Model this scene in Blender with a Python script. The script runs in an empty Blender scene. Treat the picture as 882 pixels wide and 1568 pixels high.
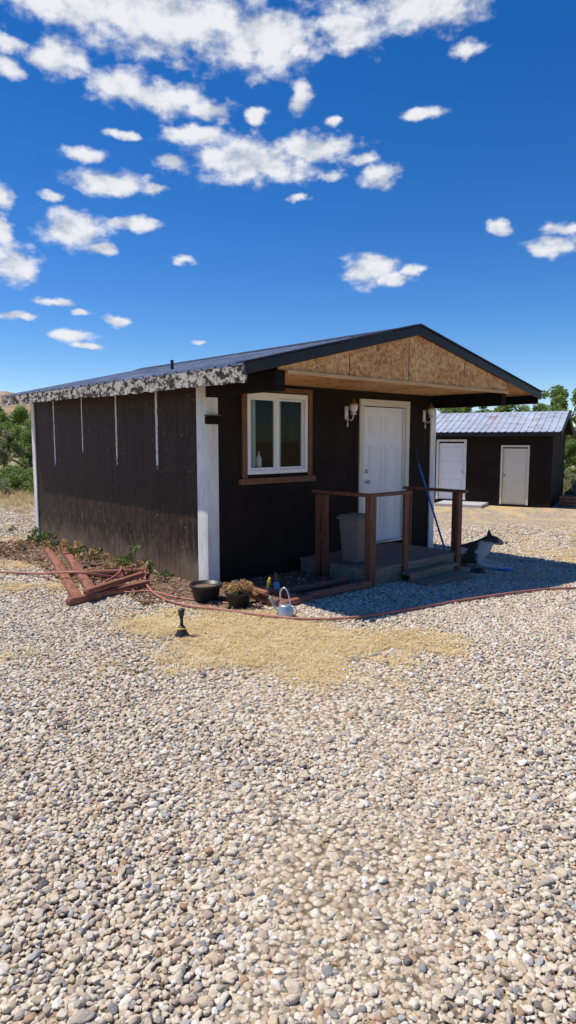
import bpy, bmesh, math, random
import numpy as np
from mathutils import Vector, Matrix, noise
R=random.Random(7); rng=np.random.default_rng(11)
D=bpy.data; SC=bpy.context.scene; COL=SC.collection
rad=math.radians
# ------------------------------------------------------------------ helpers
def link(o,parent=None):
    COL.objects.link(o)
    if parent is not None: o.parent=parent
    return o
def empty(name,loc=(0,0,0),rz=0,parent=None):
    o=D.objects.new(name,None); o.location=loc; o.rotation_euler=(0,0,rz); o.empty_display_size=.2
    return link(o,parent)
def mesh_obj(name,verts,faces,mat=None,parent=None,smooth=False,bevel=0,loc=None,rot=None):
    m=D.meshes.new(name); m.from_pydata([tuple(v) for v in verts],[],faces); m.update()
    if mat: m.materials.append(mat)
    if smooth:
        for p in m.polygons: p.use_smooth=True
    o=D.objects.new(name,m)
    if loc is not None:o.location=loc
    if rot is not None:o.rotation_euler=rot
    link(o,parent)
    if bevel:
        b=o.modifiers.new("b","BEVEL"); b.width=bevel; b.segments=2; b.limit_method='ANGLE'
    return o
def box(name,x0,x1,y0,y1,z0,z1,mat,parent=None,bevel=0,loc=None,rot=None):
    v=[(x0,y0,z0),(x1,y0,z0),(x1,y1,z0),(x0,y1,z0),(x0,y0,z1),(x1,y0,z1),(x1,y1,z1),(x0,y1,z1)]
    f=[(0,3,2,1),(4,5,6,7),(0,1,5,4),(1,2,6,5),(2,3,7,6),(3,0,4,7)]
    return mesh_obj(name,v,f,mat,parent,False,bevel,loc,rot)
def prism_y(name,poly,y0,y1,mat,parent=None,bevel=0):
    n=len(poly); v=[(x,y0,z) for x,z in poly]+[(x,y1,z) for x,z in poly]
    f=[tuple(range(n)),tuple(range(2*n-1,n-1,-1))]
    for i in range(n):
        j=(i+1)%n; f.append((j,i,n+i,n+j))
    return mesh_obj(name,v,f,mat,parent,False,bevel)
def lathe(name,prof,mat,parent=None,n=28,loc=None,rot=None,axis='Z'):
    v=[];f=[]
    for r,z in prof:
        for i in range(n):
            a=2*math.pi*i/n
            v.append((r*math.cos(a),r*math.sin(a),z))
    for k in range(len(prof)-1):
        for i in range(n):
            j=(i+1)%n; f.append((k*n+i,k*n+j,(k+1)*n+j,(k+1)*n+i))
    f.append(tuple(range(n-1,-1,-1))); b=(len(prof)-1)*n; f.append(tuple(range(b,b+n)))
    o=mesh_obj(name,v,f,mat,parent,True,0,loc,rot)
    return o
def tube(name,pts,r,mat,parent=None,smooth=True,res=3):
    c=D.curves.new(name,'CURVE'); c.dimensions='3D'; c.bevel_depth=r; c.bevel_resolution=res; c.resolution_u=8
    s=c.splines.new('NURBS' if smooth else 'POLY'); s.points.add(len(pts)-1)
    for i,p in enumerate(pts): s.points[i].co=(p[0],p[1],p[2],1)
    if smooth: s.use_endpoint_u=True; s.order_u=3
    c.use_fill_caps=True
    c.materials.append(mat)
    return link(D.objects.new(name,c),parent)
def beam(name,a,b,w,h,mat,parent=None,bevel=.008,up=(0,0,1)):
    a=Vector(a);b=Vector(b);d=(b-a);L=d.length
    o=box(name,-w/2,w/2,-h/2,h/2,0,L,mat,parent,bevel)
    o.matrix_local=Matrix.Translation(a)@d.to_track_quat('Z','Y').to_matrix().to_4x4()
    return o
def quadmesh(name,Q,mat):
    n=len(Q); m=D.meshes.new(name)
    m.vertices.add(n*4); m.loops.add(n*4); m.polygons.add(n)
    m.vertices.foreach_set("co",Q.reshape(-1).astype(np.float32))
    m.loops.foreach_set("vertex_index",np.arange(n*4,dtype=np.int32))
    m.polygons.foreach_set("loop_start",np.arange(0,n*4,4,dtype=np.int32))
    try: m.polygons.foreach_set("loop_total",np.full(n,4,dtype=np.int32))
    except Exception: pass
    m.update(calc_edges=True); m.validate()
    if mat: m.materials.append(mat)
    return m
# ------------------------------------------------------------------ materials
class NT:
    def __init__(s,tree): s.t=tree
    def n(s,typ,ins={},**kw):
        nd=s.t.nodes.new(typ)
        for k,v in kw.items(): setattr(nd,k,v)
        for k,v in ins.items():
            sock=nd.inputs[k]
            if isinstance(v,bpy.types.NodeSocket): s.t.links.new(v,sock)
            else: sock.default_value=v
        return nd
    def math(s,op,a,b=None,c=None,clamp=False):
        ins={0:a}
        if b is not None: ins[1]=b
        if c is not None: ins[2]=c
        nd=s.n('ShaderNodeMath',ins,operation=op); nd.use_clamp=clamp; return nd.outputs[0]
    def mix(s,f,a,b,blend='MIX'):
        nd=s.t.nodes.new('ShaderNodeMix'); nd.data_type='RGBA'; nd.blend_type=blend
        for i,v in ((0,f),(6,a),(7,b)):
            if isinstance(v,bpy.types.NodeSocket): s.t.links.new(v,nd.inputs[i])
            else: nd.inputs[i].default_value=(v if i==0 else (tuple(v)+(1,))[:4])
        return nd.outputs[2]
    def ramp(s,fac,stops,interp='LINEAR'):
        nd=s.t.nodes.new('ShaderNodeValToRGB'); r=nd.color_ramp; r.interpolation=interp
        while len(r.elements)<len(stops): r.elements.new(.5)
        for e,(p,c) in zip(r.elements,stops):
            e.position=p; e.color=(tuple(c)+(1,))[:4] if not isinstance(c,(int,float)) else (c,c,c,1)
        s.t.links.new(fac,nd.inputs[0]); return nd.outputs[0]
    def noise(s,vec,scale,detail=5,rough=.55,dist=0):
        return s.n('ShaderNodeTexNoise',{'Vector':vec,'Scale':scale,'Detail':detail,'Roughness':rough,'Distortion':dist}).outputs[0]
    def sm(s,x,a,b):
        nd=s.n('ShaderNodeMapRange',{0:x,1:a,2:b,3:0.,4:1.}); nd.interpolation_type='SMOOTHSTEP'; nd.clamp=True; return nd.outputs[0]
    def scl(s,vec,v):
        return s.n('ShaderNodeVectorMath',{0:vec,1:v},operation='MULTIPLY').outputs[0]
def newmat(name):
    m=D.materials.new(name); m.use_nodes=True; t=m.node_tree; t.nodes.clear()
    k=NT(t); out=k.n('ShaderNodeOutputMaterial'); b=k.n('ShaderNodeBsdfPrincipled')
    t.links.new(b.outputs[0],out.inputs[0])
    k.b=b;k.out=out
    k.obj=k.n('ShaderNodeTexCoord').outputs['Object']
    return m,k
def setc(k,col=None,rough=None,bump=None,bs=.5,bd=.01,metal=None,spec=None):
    b=k.b
    def put(n,v):
        if isinstance(v,bpy.types.NodeSocket): k.t.links.new(v,b.inputs[n])
        else: b.inputs[n].default_value=v
    if col is not None: put('Base Color',col if isinstance(col,bpy.types.NodeSocket) else (tuple(col)+(1,))[:4])
    if rough is not None: put('Roughness',rough)
    if metal is not None: put('Metallic',metal)
    if spec is not None: put('Specular IOR Level',spec)
    if bump is not None:
        bn=k.n('ShaderNodeBump',{'Height':bump,'Strength':bs,'Distance':bd}); k.t.links.new(bn.outputs[0],b.inputs['Normal'])
def simple(name,c1,c2,scale=8,rough=.6,bs=.3,bd=.004,stretch=(1,1,1),metal=0,spec=.5,lo=.3,hi=.7):
    m,k=newmat(name); v=k.scl(k.obj,stretch); n=k.noise(v,scale,6,.6)
    n2=k.noise(v,scale*9,4,.6)
    f=k.math('ADD',k.math('MULTIPLY',n,.7),k.math('MULTIPLY',n2,.3))
    setc(k,k.ramp(f,[(lo,c1),(hi,c2)]),rough,n2,bs,bd,metal,spec); return m
M={}
m,k=newmat('white_paint'); n=k.noise(k.scl(k.obj,(3,3,.8)),3,7,.65); ch=k.noise(k.obj,24,6,.75)
col=k.ramp(n,[(.3,(.58,.56,.52)),(.7,(.86,.85,.82))]); col=k.mix(k.sm(ch,.67,.71),col,(.22,.17,.13)); setc(k,col,.55,ch,.3,.002); M['whitepaint']=m
M['door']=simple('door_paint',(.76,.76,.75),(.84,.84,.83),3,.4,.1,.001)
M['cream']=simple('cream_paint',(.64,.60,.47),(.72,.68,.56),3,.5,.1,.001)
M['vinyl']=simple('vinyl',(.80,.80,.78),(.84,.84,.82),3,.35,.05,.001)
M['railwood']=simple('stained_wood',(.085,.030,.016),(.24,.095,.048),6,.65,.4,.003,(6,6,.6),spec=.3)
M['trimwood']=simple('window_wood',(.09,.038,.018),(.25,.12,.055),6,.65,.4,.003,(4,4,1),spec=.3)
M['pine']=simple('pine_board',(.48,.27,.11),(.68,.43,.20),5,.7,.3,.002,(.6,5,5),spec=.3)
M['deckwood']=simple('weathered_deck',(.12,.09,.065),(.32,.26,.19),5,.8,.5,.004,(.6,5,5),spec=.25)
M['timber']=simple('landscape_timber',(.12,.035,.022),(.46,.20,.13),7,.75,.8,.008,(5,5,.5),spec=.3)
M['blackmetal']=simple('dark_metal_trim',(.006,.006,.007),(.016,.016,.018),5,.42,.1,.001,spec=.3)
M['blackboard']=simple('black_painted_board',(.006,.005,.004),(.016,.012,.010),5,.8,.3,.002,spec=.15)
M['blackplastic']=simple('black_plastic',(.012,.012,.013),(.03,.03,.03),8,.45,.1,.001)
M['soil']=simple('soil',(.07,.042,.027),(.30,.20,.13),20,.95,.8,.01,spec=.2)
M['bin']=simple('bin_plastic',(.15,.125,.11),(.19,.165,.145),4,.5,.1,.001)
M['yellow']=simple('yellow_plastic',(.65,.48,.02),(.75,.55,.03),8,.4,.05,.001)
M['blue']=simple('blue_pole',(.02,.10,.40),(.03,.15,.52),8,.35,.05,.001)
M['zinc']=simple('galvanised',(.35,.38,.40),(.6,.63,.66),12,.35,.1,.001,metal=.7)
M['brass']=simple('brass',(.35,.22,.08),(.5,.34,.14),12,.4,.1,.001,metal=.8)
M['hose']=simple('rubber_hose',(.30,.10,.075),(.46,.19,.14),10,.6,.1,.001)
M['concrete']=simple('concrete',(.38,.36,.33),(.55,.53,.5),4,.9,.4,.003)
M['curtain']=simple('curtain',(.45,.5,.5),(.75,.78,.78),5,.9,.1,.001,(6,1,.3))
M['frost']=simple('frosted_glass',(.7,.69,.65),(.82,.81,.78),5,.2,.02,.001)
M['bark']=simple('bark',(.10,.08,.055),(.24,.19,.14),14,.9,.8,.02)
m=D.materials.new('window_glass'); m.use_nodes=True; t=m.node_tree; t.nodes.clear(); k=NT(t)
o=k.n('ShaderNodeOutputMaterial'); g=k.n('ShaderNodeBsdfGlossy',{'Color':(.85,.95,.9,1),'Roughness':.01}); tr=k.n('ShaderNodeBsdfTransparent',{'Color':(.70,.78,.76,1)})
mx=k.n('ShaderNodeMixShader',{0:.016}); t.links.new(tr.outputs[0],mx.inputs[1]); t.links.new(g.outputs[0],mx.inputs[2]); t.links.new(mx.outputs[0],o.inputs[0]); M['glass']=m
# OSB: overlapping strands at two scales
m,k=newmat('osb_board'); v=k.obj
wn=k.n('ShaderNodeTexNoise',{'Vector':v,'Scale':11.,'Detail':3.}).outputs[1]
vw=k.n('ShaderNodeVectorMath',{0:v,1:k.scl(wn,(.12,.12,.12))},operation='ADD').outputs[0]
c1=k.n('ShaderNodeSeparateColor',{0:k.n('ShaderNodeTexVoronoi',{'Vector':k.scl(vw,(22,34,40)),'Scale':1.}).outputs['Color']}).outputs[0]
c2=k.n('ShaderNodeSeparateColor',{0:k.n('ShaderNodeTexVoronoi',{'Vector':k.scl(vw,(44,24,16)),'Scale':1.}).outputs['Color']}).outputs[1]
big=k.noise(v,1.6,4,.6)
f=k.math('ADD',k.math('ADD',k.math('MULTIPLY',c1,.26),k.math('MULTIPLY',c2,.22)),k.math('MULTIPLY',big,.55))
col=k.ramp(f,[(.25,(.30,.11,.035)),(.42,(.50,.235,.08)),(.58,(.66,.37,.15)),(.8,(.80,.54,.28))])
setc(k,col,.75,c1,.3,.003,spec=.3); M['osb']=m
m,k=newmat('dark_wall_paint'); n=k.noise(k.obj,1.6,7,.6); n2=k.noise(k.obj,60,3,.6); n3=k.noise(k.obj,9,6,.7)
col=k.ramp(n,[(.3,(.0085,.0052,.0038)),(.7,(.023,.0150,.0112))])
col=k.mix(k.math('MULTIPLY',k.sm(n3,.62,.74),.20),col,(.08,.058,.042))
sp=k.sm(k.noise(k.obj,34,2,.5),.77,.80)
col=k.mix(k.math('MULTIPLY',sp,.4),col,(.35,.33,.3))
setc(k,col,.75,n2,.35,.003,spec=.16); M['wallfront']=m
m,k=newmat('weathered_siding'); sx=k.n('ShaderNodeSeparateXYZ',{0:k.obj}); X,Y,Z=sx.outputs
st=k.scl(k.obj,(1,5,.5)); n=k.noise(st,2.2,7,.65); n2=k.noise(k.obj,70,3,.6); n3=k.noise(k.scl(k.obj,(1,3.0,1.2)),5,7,.75)
vo=k.n('ShaderNodeTexVoronoi',{'Vector':k.scl(k.obj,(1,30,14)),'Scale':1.4}); fl=k.n('ShaderNodeSeparateColor',{0:vo.outputs['Color']}).outputs[0]
col=k.ramp(k.math('ADD',k.math('MULTIPLY',n,.75),k.math('MULTIPLY',fl,.25)),[(.3,(.016,.0082,.0052)),(.72,(.052,.028,.018))])
lit_band=k.sm(Z,1.15,.2)
wear_and_lit=k.math('MULTIPLY',k.sm(n3,.46,.70),k.math('MULTIPLY_ADD',lit_band,.60,.05))  # weathering plus the sunlit lower band, painted into the colour
col=k.mix(wear_and_lit,col,(.23,.165,.12))
dust=k.math('MULTIPLY',k.sm(k.math('ADD',Z,k.math('MULTIPLY',k.noise(k.obj,3,5),-.5)),.25,-.25),.5)
col=k.mix(dust,col,(.34,.25,.17))
wob=k.math('MULTIPLY_ADD',k.noise(k.scl(k.obj,(0,0,1)),7,5,.7),.05,-.025)
tot=None; dk_=None
for yk,wd,zb in ((1.07,.030,1.36),(2.11,.024,1.40),(3.15,.019,1.5),(4.155,.023,1.32)):
    d=k.math('ABSOLUTE',k.math('ADD',k.math('SUBTRACT',Y,yk),wob))
    a=k.math('SUBTRACT',1.,k.sm(d,wd*.6,wd))
    b_=k.sm(k.math('ADD',Z,k.math('MULTIPLY_ADD',k.noise(k.obj,13,4,.7),.5,-.25)),zb-.03,zb+.05)
    c_=k.math('MULTIPLY',a,b_); tot=c_ if tot is None else k.math('MAXIMUM',tot,c_)
    s_=k.math('SUBTRACT',1.,k.sm(k.math('ABSOLUTE',k.math('SUBTRACT',Y,yk)),.003,.008)); dk_=s_ if dk_ is None else k.math('MAXIMUM',dk_,s_)
brk=k.sm(k.noise(k.scl(k.obj,(1,3,1)),16,5,.7),.38,.46)
tot=k.math('MULTIPLY',tot,brk)
sp=k.math('MULTIPLY',k.sm(k.noise(k.scl(k.obj,(1,1,.6)),26,3,.6),.70,.74),.75)
tot=k.math('MAXIMUM',tot,sp)
col=k.mix(dk_,col,(.006,.004,.003)); col=k.mix(tot,col,(.74,.72,.68))
gr=k.math('ABSOLUTE',k.math('SUBTRACT',k.math('FRACT',k.math('MULTIPLY',Y,2.46)),.5)); gm=k.sm(gr,.010,.018)
col=k.mix(k.math('MULTIPLY',k.math('SUBTRACT',1.,gm),.5),col,(.006,.004,.003))
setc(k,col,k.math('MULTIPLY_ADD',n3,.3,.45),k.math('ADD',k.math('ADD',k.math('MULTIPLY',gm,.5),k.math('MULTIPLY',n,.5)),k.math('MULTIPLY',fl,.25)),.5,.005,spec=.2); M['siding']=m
m,k=newmat('peeling_fascia'); n=k.noise(k.scl(k.obj,(1,1,1.6)),9,8,.75); n2=k.noise(k.obj,2.5,4)
f=k.sm(k.math('ADD',n,k.math('MULTIPLY',n2,.3)),.62,.68)
col=k.mix(f,(.035,.025,.02),(.50,.47,.41)); col=k.mix(k.sm(k.noise(k.obj,22,5,.7),.58,.64),col,(.14,.10,.07))
setc(k,col,.8,f,.6,.004,spec=.2); M['fascia']=m
def roofmat(name,c1,c2,rust_or_glare,ramt,metal,rough,rt=.5):
    m,k=newmat(name); n=k.noise(k.obj,1.3,5,.6); n2=k.noise(k.scl(k.obj,(2.2,5,1)),1.0,7,.7)
    col=k.ramp(n,[(.3,c1),(.7,c2)]); col=k.mix(k.math('MULTIPLY',k.sm(n2,rt,rt+.1),ramt),col,rust_or_glare)
    setc(k,col,rough,k.noise(k.obj,30,3),.1,.002,metal); return m
M['roof']=roofmat('dark_metal_roof',(.22,.24,.28),(.46,.49,.54),(.75,.75,.76),.6,.5,.3)  # pale tones and streaks paint sky glare into the roof colour, no rust
M['shedroof']=roofmat('galvanised_roof',(.40,.44,.50),(.64,.67,.72),(.38,.22,.14),.7,.3,.42,.52)
m,k=newmat('gravel_stone'); rnd=k.n('ShaderNodeObjectInfo').outputs['Random']
pal=[(0,(.68,.56,.41)),(.09,(.76,.68,.54)),(.17,(.60,.47,.32)),(.26,(.72,.62,.48)),(.36,(.52,.42,.31)),(.42,(.82,.76,.66)),(.51,(.64,.50,.34)),(.58,(.70,.58,.45)),(.66,(.44,.38,.31)),(.72,(.77,.67,.51)),(.82,(.30,.29,.28)),(.86,(.46,.29,.17)),(.885,(.44,.43,.41)),(.925,(.14,.135,.135)),(.945,(.54,.40,.31)),(.97,(.70,.62,.50))]
col=k.ramp(rnd,pal,'CONSTANT')
w=k.n('ShaderNodeVectorMath',{0:k.obj,1:k.n('ShaderNodeCombineXYZ',{0:k.math('MULTIPLY',rnd,50.)}).outputs[0]},operation='ADD').outputs[0]
nn=k.noise(w,1.6,4,.65); n5=k.noise(w,7,3,.7)
col=k.mix(k.math('MULTIPLY',k.sm(nn,.4,.7),.25),col,(.38,.29,.20)); col=k.mix(k.math('MULTIPLY',k.sm(n5,.55,.7),.2),col,(.84,.77,.65))
setc(k,col,.85,n5,.4,.05,spec=.2); M['stone']=m
m,k=newmat('bark_mulch'); rnd=k.n('ShaderNodeObjectInfo').outputs['Random']
col=k.ramp(rnd,[(0,(.20,.08,.05)),(.25,(.28,.14,.09)),(.4,(.12,.07,.045)),(.55,(.38,.24,.15)),(.75,(.54,.42,.27))],'CONSTANT')
setc(k,col,.85,k.noise(k.obj,3,4),.4,.05,spec=.2); M['mulch']=m
m,k=newmat('dry_straw'); rnd=k.n('ShaderNodeObjectInfo').outputs['Random']
col=k.ramp(rnd,[(0,(.68,.49,.22)),(.4,(.80,.63,.34)),(.7,(.56,.40,.18)),(.9,(.82,.70,.45))])
setc(k,col,.7,spec=.3); M['straw']=m
def leafmat(name,cols,trans=.4):
    m,k=newmat(name); n=k.noise(k.obj,1.1,4,.6); geo=k.n('ShaderNodeNewGeometry')
    f=k.math('ADD',k.math('MULTIPLY',n,.55),k.math('MULTIPLY',geo.outputs['Random Per Island'],.45))
    col=k.ramp(f,[(.2,cols[0]),(.5,cols[1]),(.8,cols[2])]); setc(k,col,.6,spec=.3)
    tb=k.n('ShaderNodeBsdfTranslucent',{'Color':col}); mx=k.n('ShaderNodeMixShader',{0:trans})
    k.t.links.new(k.b.outputs[0],mx.inputs[1]);k.t.links.new(tb.outputs[0],mx.inputs[2]);k.t.links.new(mx.outputs[0],k.out.inputs[0]); return m
M['leafA']=leafmat('tree_leaves',((.13,.21,.045),(.22,.31,.075),(.34,.42,.14)),.45)
M['leafB']=leafmat('sage_leaves',((.20,.23,.11),(.30,.31,.17),(.42,.39,.23)),.45)
M['leafG']=leafmat('garden_leaves',((.06,.11,.025),(.11,.18,.04),(.24,.28,.09)),.3)
M['grassdry']=leafmat('dry_grass_blades',((.40,.30,.14),(.56,.44,.22),(.70,.57,.32)),.3)
M['petal']=leafmat('dried_petals',((.34,.20,.07),(.52,.34,.15),(.68,.50,.27)),.3)
# ------------------------------------------------------------------ camera
cam=D.cameras.new('camera'); cam.sensor_fit='VERTICAL'; cam.sensor_height=36; cam.lens=22.96; cam.clip_end=5000; cam.clip_start=.05
co=D.objects.new('camera',cam); co.location=(0,0,1.7); co.rotation_euler=(rad(90-6.334),0,0); COL.objects.link(co); SC.camera=co
# ------------------------------------------------------------------ sun + sky
tosun=Vector((-.475,.08,1)).normalized()
sl=D.lights.new('sun','SUN'); sl.energy=5.0; sl.angle=rad(.5); sl.color=(1,.945,.86)
so=D.objects.new('sun',sl); so.rotation_euler=tosun.to_track_quat('Z','Y').to_euler(); so.location=(-20,5,40); COL.objects.link(so)
W=D.worlds.new('World'); SC.world=W; W.use_nodes=True; t=W.node_tree; t.nodes.clear(); k=NT(t)
gen=k.n('ShaderNodeTexCoord').outputs['Generated']
sky=k.n('ShaderNodeTexSky'); sky.sky_type='NISHITA'; sky.sun_disc=False
sky.sun_elevation=math.asin(tosun.z); sky.sun_rotation=math.atan2(tosun.x,tosun.y)
sky.altitude=1900; sky.air_density=1.0; sky.dust_density=.35; sky.ozone_density=3.0
skc=k.n('ShaderNodeHueSaturation',{'Hue':.509,'Saturation':1.37,'Value':.137,'Color':sky.outputs[0]}).outputs[0]
sep=k.n('ShaderNodeSeparateXYZ',{0:gen})
az=k.math('ARCTAN2',sep.outputs[0],sep.outputs[1]); el=k.math('ARCSINE',sep.outputs[2])
dg=180/math.pi
P=k.n('ShaderNodeCombineXYZ',{0:k.math('MULTIPLY',az,dg),1:k.math('MULTIPLY',el,dg)}).outputs[0]
wp=k.n('ShaderNodeTexNoise',{'Vector':k.scl(P,(.35,.55,1)),'Scale':1.,'Detail':3.,'Roughness':.6}).outputs[1]
wp=k.n('ShaderNodeVectorMath',{0:wp,1:(.5,.5,.5)},operation='SUBTRACT').outputs[0]
P2=k.n('ShaderNodeVectorMath',{0:P,1:k.scl(wp,(2.6,1.2,0))},operation='ADD').outputs[0]
CL=[(-10.1,30.5,9.5,2.3),(-2.2,29.6,4.8,2.0),(-16.6,30.6,5.0,1.7),(5.0,30.2,2.7,1.6),(11.0,31.0,4.8,1.3),(-18.2,27.3,2.5,1.0),(-13.6,26.2,2.2,1.1),(-10.2,25.6,3.0,1.1),(-6.4,25.0,1.9,0.7),(-2.8,22.0,5.6,1.5),(2.1,22.7,3.3,1.0),(-7.6,23.4,2.0,0.7),(-9.7,21.7,1.3,0.5),(-14.7,19.9,2.7,0.8),(-16.4,21.4,1.5,0.5),(-11.1,19.5,1.1,0.4),(-17.6,16.4,2.4,1.4),(-15.7,15.1,1.3,0.5),(-12.9,17.1,2.1,0.45),(-22.2,13.3,2.0,1.3),(-22.6,18.1,0.8,0.7),(-22.9,15.8,0.7,0.9),(6.8,13.9,2.3,1.2),(8.7,13.3,1.6,0.6),(10.7,13.8,1.1,.4),(21.5,14.8,1.8,.7),(21.9,16,1.3,.5),(17.3,16.5,.8,.6),(1,26,1,.9),(-2.5,24.9,.8,.5),(3.75,20.9,.9,.4),(7.6,20.6,1.3,.9),(10.6,24.7,1.5,.4),(3.7,24.5,.6,.4),(14.3,28.2,1,.5),(6.4,21.9,1.1,.5),(-19.3,10.9,1.3,.3),(-17.4,10.1,.8,.3),(-22,9.6,1.5,.25),(-17.7,8.3,1.6,.4),(-14.3,9.7,1,.4),(-9.1,14.6,.9,.35),(-7.8,8.2,.6,.2),(.8,19.3,.8,.3),(-13.3,23,1,.35),(-19.1,18.4,.75,.35),(-21.5,26.1,1.1,.6),(-16.5,7.6,1,.25),(-21.6,27.6,1.2,.5),
(-35,22,6,2),(35,24,5,1.5)]
cur=None
for a,e,aw,ew in CL:
    q=k.n('ShaderNodeVectorMath',{0:P2,1:(1/aw,1/ew,0),2:(-a/aw,-e/ew,0)},operation='MULTIPLY_ADD').outputs[0]
    d=k.n('ShaderNodeVectorMath',{0:q},operation='LENGTH').outputs['Value']
    cur=d if cur is None else k.math('MINIMUM',cur,d)
fb=k.n('ShaderNodeTexNoise',{'Vector':k.scl(P,(.62,1.0,1)),'Scale':.75,'Detail':7.,'Roughness':.56}).outputs[0]
fb2=k.n('ShaderNodeTexNoise',{'Vector':k.n('ShaderNodeVectorMath',{0:k.scl(P,(.62,1.0,1)),1:(-.25,.55,0)},operation='ADD').outputs[0],'Scale':.6,'Detail':3.,'Roughness':.5}).outputs[0]
base=k.math('SUBTRACT',1.20,cur)
dens=k.math('ADD',base,k.math('MULTIPLY',k.math('SUBTRACT',fb,.5),2.3))
al=k.math('MULTIPLY',k.sm(dens,-.18,.80),.96)
shade=k.sm(k.math('ADD',k.math('MULTIPLY',k.math('SUBTRACT',fb,fb2),1.8),k.math('MULTIPLY',dens,.05)),-.45,.28)
cc=k.mix(shade,(.52,.57,.66),(.88,.89,.92))
fin=k.mix(al,skc,cc)
bg=k.n('ShaderNodeBackground',{'Color':fin,'Strength':1.}); t.links.new(bg.outputs[0],k.n('ShaderNodeOutputWorld').inputs[0])
W.name='sky'
# ------------------------------------------------------------------ house frame maths
CX,CY=-.912,7.393; HA=rad(42.47); ca,sa=math.cos(HA),math.sin(HA)
def toloc(x,y):
    dx=x-CX;dy=y-CY; return dx*ca+dy*sa, -dx*sa+dy*ca
def tow(lx,ly): return CX+lx*ca-ly*sa, CY+lx*sa+ly*ca
def smooth(e0,e1,x):
    t=np.clip((x-e0)/(e1-e0),0,1); return t*t*(3-2*t)
def gz(x,y): return float(-.40*smooth(.2,9,toloc(x,y)[0]))
def G(x,y,h=0.):   # settle a point on the sloping ground
    px,py=x,y
    for _ in range(5):
        f=(1.7-gz(px,py))/1.7; px,py=x*f,y*f
    return (px,py,gz(px,py)+h)
def n2(x,y,s,seed=0): return noise.fractal(Vector((x*s+seed*13.1,y*s-seed*7.7,seed)),1.0,2.0,4)
def strawf(x,y):
    w=n2(x,y,1.3,1); w2=n2(x,y,4.5,6); f=0
    def g(cx,cy,rx,ry,a): return a*math.exp(-(((x-cx)/rx)**2+((y-cy)/ry)**2))
    f=g(-.10,5.35,.85,.68,1.15)+g(.85,5.3,.65,.40,.85)+g(-.9,6.0,.7,.5,.85)+g(-2.3,4.9,.4,.3,.35)+g(-2.9,7.3,.7,.45,.55)+g(-4.2,9.6,1.0,1.3,.95)
    f+=g(5.0,10.8,1.6,1.6,.6)+g(3.4,8.6,.5,.4,.4)+g(7.5,13,2,2,.6)+g(-6.5,11,2,2,.8)+g(.5,4.65,.7,.25,.45)
    if y>12: f+=min(1,(y-12)/9)*.6
    return max(0,min(1.1,f*(1+w*1.1+w2*1.0)+w*.10))
# ------------------------------------------------------------------ ground
def axis(lo,hi,flo,fhi,step,g=1.16):
    a=list(np.arange(flo,fhi,step)); s=step; x=a[-1]
    while x<hi: s*=g; x+=s; a.append(x)
    s=step; x=flo; b=[]
    while x>lo: s*=g; x-=s; b.append(x)
    return np.array(b[::-1]+a)
xs=axis(-900,900,-8,10,.09); ys=axis(-60,1800,.5,16,.09)
nx,ny=len(xs),len(ys)
V=np.zeros((ny,nx,3)); stw=np.zeros((ny,nx))
for j,y in enumerate(ys):
    for i,x in enumerate(xs):
        near=abs(x)<30 and y<60
        V[j,i]=(x,y,gz(x,y)+(n2(x,y,.6,3)*.018+n2(x,y,2.5,4)*.006 if near else 0))
        stw[j,i]=strawf(x,y) if near else .6
idx=np.arange(nx*ny).reshape(ny,nx)
F=np.stack([idx[:-1,:-1],idx[:-1,1:],idx[1:,1:],idx[1:,:-1]],-1).reshape(-1,4)
gm_=D.meshes.new('ground'); gm_.vertices.add(nx*ny); gm_.vertices.foreach_set('co',V.reshape(-1)); gm_.loops.add(len(F)*4); gm_.loops.foreach_set('vertex_index',F.reshape(-1).astype(np.int32))
gm_.polygons.add(len(F)); gm_.polygons.foreach_set('loop_start',np.arange(0,len(F)*4,4,dtype=np.int32)); gm_.update(calc_edges=True); gm_.validate()
gm_.polygons.foreach_set('use_smooth',np.ones(len(gm_.polygons),dtype=bool))
at=gm_.attributes.new('straw','FLOAT','POINT'); at.data.foreach_set('value',stw.reshape(-1).astype(np.float32))
ground=link(D.objects.new('ground',gm_))
m,k=newmat('gravel_ground'); sx=k.n('ShaderNodeSeparateXYZ',{0:k.obj})
st=k.n('ShaderNodeAttribute',attribute_name='straw').outputs['Fac']
vo=k.n('ShaderNodeTexVoronoi',{'Vector':k.obj,'Scale':36.}); vr=k.n('ShaderNodeSeparateColor',{0:vo.outputs['Color']}).outputs[0]
g1=k.ramp(vr,[(0,(.50,.39,.26)),(.3,(.66,.54,.39)),(.6,(.42,.33,.23)),(.8,(.73,.62,.47)),(.93,(.18,.16,.14))],'CONSTANT')
vd=vo.outputs['Distance']; g1=k.mix(k.sm(vd,.4,.8),g1,(.18,.13,.085))
ns=k.noise(k.scl(k.obj,(1,1,1)),26,6,.75); nb=k.noise(k.obj,.5,5,.6); nm=k.noise(k.obj,3,6,.7)
straw=k.ramp(ns,[(.3,(.38,.26,.12)),(.55,(.62,.46,.24)),(.75,(.78,.62,.36))])
sf=k.sm(k.math('ADD',st,k.math('MULTIPLY',k.math('SUBTRACT',nm,.5),1.2)),.25,.75)
col=k.mix(sf,g1,straw)
far=k.sm(sx.outputs[1],24,50)
scrub=k.ramp(nb,[(.3,(.42,.32,.17)),(.5,(.32,.28,.14)),(.7,(.18,.19,.09))])
col=k.mix(far,col,scrub)
setc(k,col,.9,k.math('SUBTRACT',k.math('MULTIPLY',ns,.6),vd),.8,.02,spec=.1); gm_.materials.append(m)
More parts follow.
